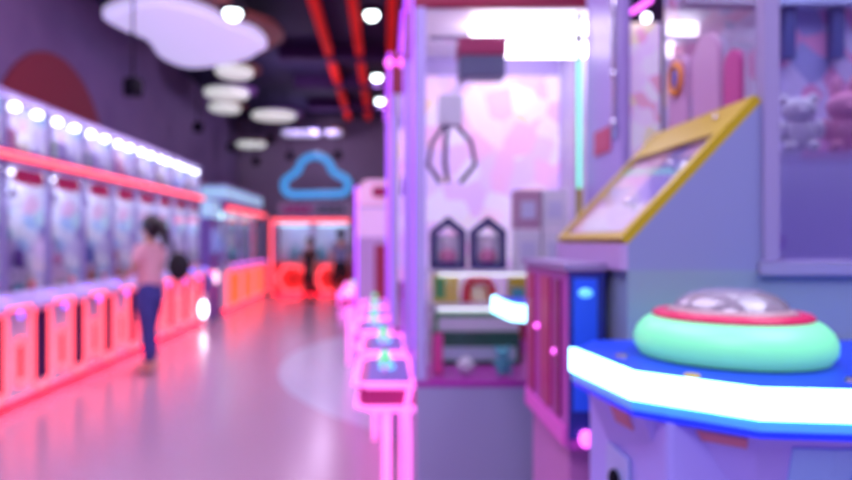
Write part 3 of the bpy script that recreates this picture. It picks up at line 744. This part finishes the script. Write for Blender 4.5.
# yellow bordered sloped deck
u = Vector((.31, 0, .33)).normalized(); nv = Vector((-u.z, 0, u.x))
def deck(s0, s1, ya, yb, h0, h1):
    m = MB(); P0 = Vector((.56, 0, 1.36))
    vs = []
    for s_ in (s0, s1):
        for y in (ya, yb):
            for h in (h0, h1): vs.append(m.bm.verts.new(P0+u*s_+nv*h+Vector((0, y, 0))))
    q = vs
    for f in ((0, 1, 3, 2), (4, 6, 7, 5), (0, 4, 5, 1), (2, 3, 7, 6), (0, 2, 6, 4), (1, 5, 7, 3)): m.bm.faces.new([q[i] for i in f])
    return m
d = deck(.03, .42, 1.53, 2.03, .0, .006).build('deck_artwork', ART3, t)
def merge_deck(specs, name, mat, par):
    m = MB()
    for sp in specs:
        P0 = Vector((.56, 0, 1.36)); vs = []
        s0, s1, ya, yb, h0, h1 = sp
        for s_ in (s0, s1):
            for y in (ya, yb):
                for h in (h0, h1): vs.append(m.bm.verts.new(P0+u*s_+nv*h+Vector((0, y, 0))))
        for f in ((0, 1, 3, 2), (4, 6, 7, 5), (0, 4, 5, 1), (2, 3, 7, 6), (0, 2, 6, 4), (1, 5, 7, 3)): m.bm.faces.new([vs[i] for i in f])
    return m.build(name, mat, par)
deck(.13, .29, 1.56, 1.76, .006, .009).build('purple_picture', principled('deep_violet_print', (.12, .07, .55), .4), t)
deck(.04, .14, 1.60, 1.98, .006, .009).build('white_picture', principled('white_print', (.80, .80, .85), .4), t)
deck(.22, .33, 1.80, 2.0, .006, .009).build('pink_picture', principled('pink_print', (.90, .50, .65), .4), t)
merge_deck([(0, .453, 1.50, 1.53, 0, .022), (0, .453, 2.03, 2.06, 0, .022), (0, .02, 1.53, 2.03, 0, .022), (.34, .453, 1.53, 2.03, 0, .022)], 'yellow_border', YELLOW, t)
deck(.02, .34, 1.53, 2.03, .016, .020).build('deck_cover', G_CLEAR, t)
for (s_, y, r) in ((.12, 1.66, .009), (.25, 1.62, .007), (.40, 1.60, .007)):
    p = Vector((.56, y, 1.36))+u*s_+nv*.028
    MB().ball(p, r).build('stud', CHROME, t, True)
part('deck_lip', principled('mauve_lip', (.52, .34, .62), .35), t, (.545, .56, 1.50, 2.06, 1.30, 1.362))
# upper show case
part('upper_back', ART2, t, (.90, 1.95, 2.04, 2.06, 1.62, 2.45))
part('lower_back', principled('periwinkle_board', (.52, .50, .78), .5), t, (.90, 1.95, 2.04, 2.06, 1.315, 1.62))
part('case_floor', LAV, t, (.88, 1.95, 1.50, 2.08, 1.29, 1.315))
part('window_rail', principled('mauve_rail', (.34, .32, .50), .45), t, (.86, 1.95, 1.485, 1.51, 1.290, 1.318))
for x in (.87, 1.915): part('corner_post', principled('muted_mauve_post', (.34, .29, .50), .5), t, (x, x+.035, 1.49, 1.525, 1.325, 2.45))
part('front_glass', glass('reflective_tinted_glass', (.90, .88, 1.), .08, 2.), t, (.905, 1.90, 1.50, 1.504, 1.325, 2.42))
part('side_glass', G_CLEAR, t, (.885, .888, 1.53, 2.05, 1.71, 2.42))
part('roof', LAV, t, (.87, 1.95, 1.48, 2.08, 2.42, 2.5))
part('case_light', glow('soft_case_light', (.80, .85, 1.), 6.), t, (1.0, 1.85, 1.6, 1.98, 2.395, 2.418))
m_b = principled('dark_blue_mullion', (.06, .08, .28), .4)
for x in (1.23, 1.38): part('mullion', m_b, t, (x, x+.035, 2.0, 2.03, 1.93, 2.42))
part('inner_rail', principled('pale_blue_rail', (.45, .52, .78), .3), t, (.92, 1.92, 1.98, 2.03, 2.09, 2.12))
# arch-topped panels on the left side of the show case
for (ya, yb, zt, mt) in ((1.70, 1.845, 1.93, principled('mauve_arch', (.52, .28, .50), .4)), (1.88, 2.0, 1.92, principled('mauve_arch', (.52, .28, .50), .4)), (1.60, 1.675, 1.85, principled('deep_pink_arch', (.50, .06, .28), .6))):
    r = (yb-ya)/2; cy = (ya+yb)/2
    poly = [(ya, 1.70), (yb, 1.70)]+[(cy+r*math.cos(a), zt-r+r*math.sin(a)) for a in [PI*k/12 for k in range(13)]]
    a = MB().prism(poly, .872, .884, 'x').build('arch_panel', mt, t)
    if 1.87 < ya:
        MB().tube([(.866, cy+.035*math.cos(2*PI*k/16), 1.85+.045*math.sin(2*PI*k/16)) for k in range(16)], .009, True, 6).build('orange_ring', principled('orange_enamel', (.8, .28, .04), .4), a, True)
        MB().ball((.866, cy, 1.85), (.006, .02, .03)).build('blue_disc', principled('blue_enamel', (.03, .08, .5), .4), a, True)
part('glass_shelf', G_TINT, t, (1.0, 1.88, 1.76, 2.0, 1.60, 1.612))
# console tray
TZ = 1.143
tray = [(.47, 1.50), (.388, 1.37), (.422, 1.12), (.572, .99), (.70, .975), (1.35, .975), (1.50, 1.12), (1.52, 1.50)]
def inset(poly, d):
    out = []; n = len(poly)
    for i in range(n):
        p0, p1, p2 = (Vector(poly[(i+k-1) % n]) for k in range(3))
        e1 = (p1-p0).normalized(); e2 = (p2-p1).normalized()
        n1 = Vector((-e1.y, e1.x)); n2 = Vector((-e2.y, e2.x))
        m = (n1+n2); m /= max(.3, m.dot(n1)); out.append(tuple(p1+m*d))
    return out
cc = part('console_body', principled('lilac_console_paint', (.40, .38, .95), .35), t, (.47, 1.46, 1.08, 1.50, .45, TZ-.075), bevel=.01)
tr = MB().prism(inset(tray, .012), TZ-.055, TZ-.002).build('tray', BLUEM, t)
def strip(z0, z1, off, mat, name, par, cutback=True):
    o_ = inset(tray, off); i_ = inset(tray, off+.012)
    m = MB()
    for i in range(1, len(tray)-1):
        m.prism([o_[i], o_[i+1], i_[i+1], i_[i]], z0, z1)
    return m.build(name, mat, par)
strip(TZ-.048, TZ, 0, N_CYAN, 'light_strip', tr)
strip(TZ-.066, TZ-.050, .004, principled('strip_glow_lip', (.12, .60, 1.), .3), 'lower_lip', tr)  # lip colour carries the blurred blue glow of the strip
strip(TZ-.078, TZ-.0675, .008, glow('blue_under_light', (.01, .04, 1.), .45), 'under_light', tr)
sk = inset(tray, .03); sk2 = inset(tray, .11)
m = MB(); n = len(tray)
A = [m.bm.verts.new((x, y, TZ-.078)) for x, y in sk]; B = [m.bm.verts.new((x, max(y, 1.0), .86)) for x, y in sk2]
for i in range(n-1): m.bm.faces.new((A[i], A[i+1], B[i+1], B[i]))
m.bm.faces.new(A); m.bm.faces.new(B[::-1]); m.bm.faces.new((A[-1], A[0], B[0], B[-1]))
m.build('skirt', principled('lilac_console_paint', (.40, .38, .95), .35), t)
salmon = principled('salmon_sticker', (.62, .22, .30), .5)
# stickers lie on the sloped skirt
def on_skirt(i, f0, f1, g0, g1, name, mat):
    a0, a1 = Vector((*sk[i], TZ-.078)), Vector((*sk[i+1], TZ-.078)); b0, b1 = Vector(B_[i]), Vector(B_[i+1])
    q = []
    for f, g in ((f0, g0), (f1, g0), (f1, g1), (f0, g1)):
        q.append(a0.lerp(a1, f).lerp(b0.lerp(b1, f), g))
    nrm = (q[1]-q[0]).cross(q[3]-q[0]).normalized()
    if nrm.y > 0: nrm = -nrm
    hh = .006 if 'plate' in name else .003
    mm = MB(); f_ = [mm.bm.verts.new(p+nrm*hh) for p in q]; k_ = [mm.bm.verts.new(p-nrm*.003) for p in q]
    mm.bm.faces.new(f_); mm.bm.faces.new(k_[::-1])
    for i2 in range(4): mm.bm.faces.new((f_[i2], f_[(i2+1) % 4], k_[(i2+1) % 4], k_[i2]))
    mm.build(name, mat, t)
B_ = [(x, max(y, 1.0), .86) for x, y in sk2]
on_skirt(2, .35, .92, .05, .13, 'sticker', salmon)
on_skirt(1, .45, .75, .05, .22, 'sticker', salmon)
BLUE_LIT = principled('blue_light_patch', (.28, .55, 1.), .4)  # strip light falling on the skirt, put in as pale blue patches
on_skirt(3, .45, 1., .1, .98, 'blue_light_patch', BLUE_LIT)
on_skirt(4, .0, 1., .1, .98, 'blue_light_patch', BLUE_LIT)
on_skirt(2, .0, .22, .3, .98, 'blue_light_patch', BLUE_LIT)
on_skirt(4, .06, .6, .0, .4, 'blue_plate', BLUEM)
# dome
dc = (.677, 1.275, TZ)
dm = MB().lathe([(.145, 0), (.166, .003), (.176, .018), (.177, .036), (.170, .054), (.156, .069), (.134, .080), (.10, .083), (0, .083)], dc, 56).build('dome', N_DOME, t, True)
MB().lathe([(.140, .074), (.143, .081), (.137, .087), (.120, .090), (.115, .085)], dc, 48).build('red_ring', principled('crimson_ring', (.75, .03, .12), .25), dm, True)
MB().lathe([(.104, .094), (.097, .108), (.078, .122), (.045, .132), (0, .135)], dc, 40).build('clear_cap', principled('frosted_clear_plastic', (.62, .58, .70), .06, trans=.6, coat=1.), dm, True)
MB().lathe([(0, .0885), (.124, .084), (.104, .096), (.05, .103), (0, .103)], dc, 32).build('cap_core', principled('amber_core', (.50, .32, .34), .3), dm, True)
for (x, y) in ((.462, 1.27), (.757, 1.05), (1.2, 1.05)):
    MB().lathe([(0, .007), (.010, .007), (.014, 0)], (x, y, TZ-.002), 16).build('bolt', principled('dark_steel_bolt', (.12, .11, .2), .35, .8), tr, True)
# yellow little marker at dome foot
MB().lathe([(0, .004), (.012, .004), (.014, 0)], (.515, 1.09, TZ-.002), 12).build('yellow_marker', YELLOW, tr, True)
# lit latch below tray, left side
l = part('latch_plate', principled('pale_blue_plate', (.40, .50, .90), .3), t, (.463, .468, 1.24, 1.36, .83, .95))
MB().ball((.458, 1.30, .89), (.010, .022, .022)).build('latch_hole', BLACK, l, True)
# plush inside the show case
for (kd, c, x, y, z, s, lab) in (('bear', 'white', 1.19, 1.87, 1.615, .18, 'white plush bear on the glass shelf of the near show case'),
                                 ('rabbit', 'pink', 1.33, 1.88, 1.615, .20, 'pink plush rabbit on the glass shelf of the near show case'),
                                 ('chick', 'lilac', 1.08, 1.84, 1.315, .16, 'small lilac plush chick in the show case behind the dome')):
    toy(kd, c, (x, y, z), s, -PI/2-.3, lab, 'soft toys in the near show case')

# ------------------------------------------------------------------ ticket cabinet (magenta, blue end)
t = thing('ticket_cabinet', 'narrow magenta ticket cabinet with blue lit end beside the dome machine', 'ticket cabinet', (0, 0, 0))
MG = principled('magenta_cabinet_paint', (.42, .07, .42), .35)
part('pedestal', principled('pink_pedestal', (.55, .20, .50), .4), t, (.465, .54, 1.64, 2.04, 0, .85))
part('cabinet_body', MG, t, (.45, .540, 1.60, 2.08, .85, 1.295), bevel=.006)
part('top_cap', principled('grey_mauve_cap', (.30, .22, .42), .4), t, (.44, .543, 1.59, 2.09, 1.295, 1.312))
for (ya, yb, mt) in ((1.66, 1.71, principled('dark_magenta_recess', (.22, .01, .12), .3)), (1.76, 1.86, principled('crimson_recess', (.40, .03, .12), .3)), (1.95, 2.02, principled('crimson_recess', (.40, .03, .12), .3))):
    part('recess_panel', mt, t, (.443, .45, ya, yb, .92, 1.27))
part('end_frame', principled('navy_end_frame', (.02, .03, .25), .4), t, (.451, .539, 1.594, 1.60, .88, 1.29))
part('end_panel', N_BLUEF, t, (.462, .520, 1.590, 1.594, .95, 1.275))
MB().ball((.49, 1.588, 1.24), (.018, .008, .012)).build('end_lamp', N_CYANB, t, True)
MB().ball((.49, 1.585, .885), (.017, .014, .022)).build('pink_lamp', N_MAG, t, True)
part('lower_light', glow('soft_magenta_light', (.7, .10, .55), .08), t, (.444, .45, 1.62, 2.06, .856, .905))
for (y, z) in ((1.70, 1.08), (1.90, 1.12)): MB().ball((.443, y, z), .008).build('indicator', N_MAG, t, True)

# ------------------------------------------------------------------ second prize machine behind the sloped deck
t = thing('tray_prize_machine', 'second prize machine with lavender side panel and white-blue lit tray tip', 'prize machine', (0, 0, 0))
part('lower_cabinet', STEEL, t, (.66, 1.95, 2.22, 2.62, 0, 1.25))
part('side_panel', principled('lavender_side_panel', (.40, .30, .68), .4), t, (.81, .84, 2.22, 2.62, 1.25, 2.60), bevel=.006)
part('sticker', principled('rose_red_sticker', (.55, .06, .15), .5), t, (.804, .81, 2.33, 2.50, 1.69, 1.78))
MB().cone((.80, 2.27, 1.72), (.80, 2.27, 2.6), .008).ball((.80, 2.27, 1.95), .014).ball((.80, 2.27, 1.78), .014).build('chrome_rod', CHROME, t, True)
part('poster', printed('pink_poster', [(.90, .75, .95), (.85, .50, .80), (.90, .85, .95), (.90, .82, .55), (.85, .70, .95), (.90, .85, .95), (.85, .70, .95), (.85, .45, .60)], (22, 12, 18), .3, es=.35, seed=5), t, (.85, .975, 2.30, 2.31, 1.25, 2.14))
part('poster', printed('peach_poster', [(.72, .65, .88), (.85, .68, .66), (.60, .55, .85), (.75, .70, .9)], (10, 8, 10), .3, es=.2, seed=2), t, (1.0, 1.90, 2.32, 2.33, 1.25, 2.55))
part('front_glass', G_TINT, t, (.84, 1.95, 2.225, 2.229, 1.25, 2.5))
part('roof', LAV, t, (.79, 1.95, 2.2, 2.64, 2.60, 2.66))
MB().ball((.905, 2.25, 2.14), .016).build('downlight_glint', N_WHITEB, t, True)  # glowing ball added in place of a ceiling downlight seen in the glass
MB().tube([(.86, 2.27, 2.165), (.93, 2.27, 2.21)], .010).build('magenta_tube', N_MAG, t, True)
tp = [(.66, 2.14), (.66, 2.56), (.43, 2.56), (.41, 2.50), (.43, 2.22), (.50, 2.14)]
d = MB().prism([(x+.01 if x < .6 else x, y) for x, y in tp], 1.10, 1.145).build('tray', BLUEM, t)
m = MB()
for a_, b_ in zip(tp[2:], tp[3:]+tp[:1]):
    a_ = Vector(a_); b_ = Vector(b_); nn = Vector((0, 0, 1)).cross(Vector((*(b_-a_), 0))).to_2d().normalized()*.012
    m.prism([tuple(a_), tuple(b_), tuple(b_+nn), tuple(a_+nn)], 1.095, 1.15)
m.build('light_strip', N_CYAN, d)

# ------------------------------------------------------------------ lamps and added fill lights
def area(name, loc, size, power, col, rot=(0, 0, 0), sy=None):
    l = bpy.data.lights.new(name, 'AREA'); l.energy = power; l.color = col; l.size = size
    if sy: l.shape = 'RECTANGLE'; l.size_y = sy
    o = bpy.data.objects.new(name, l); COL.objects.link(o); o.location = loc; o.rotation_euler = rot
    return o
area('overhead_fill', (-1.2, 2.5, 4.8), 2.5, 165, (.80, .70, 1.), sy=3)  # unseen fill lights added overhead to brighten the aisle and near machines
area('overhead_fill', (-1.2, 7.0, 4.8), 2.5, 120, (.88, .66, 1.), sy=3)
area('overhead_fill', (2.5, 0.0, 4.8), 2.5, 210, (.72, .72, 1.), sy=3)
area('overhead_fill', (2.8, 7.5, 4.8), 2.5, 110, (.88, .66, 1.), sy=3)
area('overhead_fill', (-1.2, -1.8, 4.8), 2.5, 220, (.80, .70, 1.), sy=2.4)
for x, y, _ in spots:
    l = bpy.data.lights.new('downlight_beam', 'SPOT'); l.energy = 130; l.color = (.9, .85, 1.); l.spot_size = 2.2; l.spot_blend = .8; l.shadow_soft_size = .06
    o = bpy.data.objects.new('downlight_beam', l); COL.objects.link(o); o.location = (x, y, (ZC if y > 8.5 else 4.2)-.22)
for y in (12.6, 16.4):  # bare point lights, no fixture modelled
    l = bpy.data.lights.new('far_point_light', 'POINT'); l.energy = 45; l.color = (.85, .65, 1.); l.shadow_soft_size = .15
    o = bpy.data.objects.new('far_point_light', l); COL.objects.link(o); o.location = (-1.6, y, 4.0)

w = bpy.data.worlds.new('world'); SC.world = w; w.use_nodes = True
w.node_tree.nodes['Background'].inputs[0].default_value = (.05, .03, .09, 1)

# ------------------------------------------------------------------ camera
cam = bpy.data.cameras.new('camera'); co = bpy.data.objects.new('camera', cam); COL.objects.link(co)
co.location = (0, 0, 1.37); co.rotation_euler = (PI/2, 0, 0)
cam.sensor_width = 36; cam.lens = 650*36/852; cam.shift_x = 41/852; cam.clip_start = .05
cam.dof.use_dof = True; cam.dof.focus_distance = .50; cam.dof.aperture_fstop = 3.3
SC.camera = co
SC.view_settings.view_transform = 'Standard'; SC.view_settings.look = 'None'; SC.view_settings.gamma = 1
SC.view_settings.exposure = 0; SC.view_settings.use_curve_mapping = False
SC.cycles.use_denoising = True
SC.cycles.max_bounces = 8; SC.cycles.transparent_max_bounces = 24
SC.cycles.sample_clamp_indirect = 6
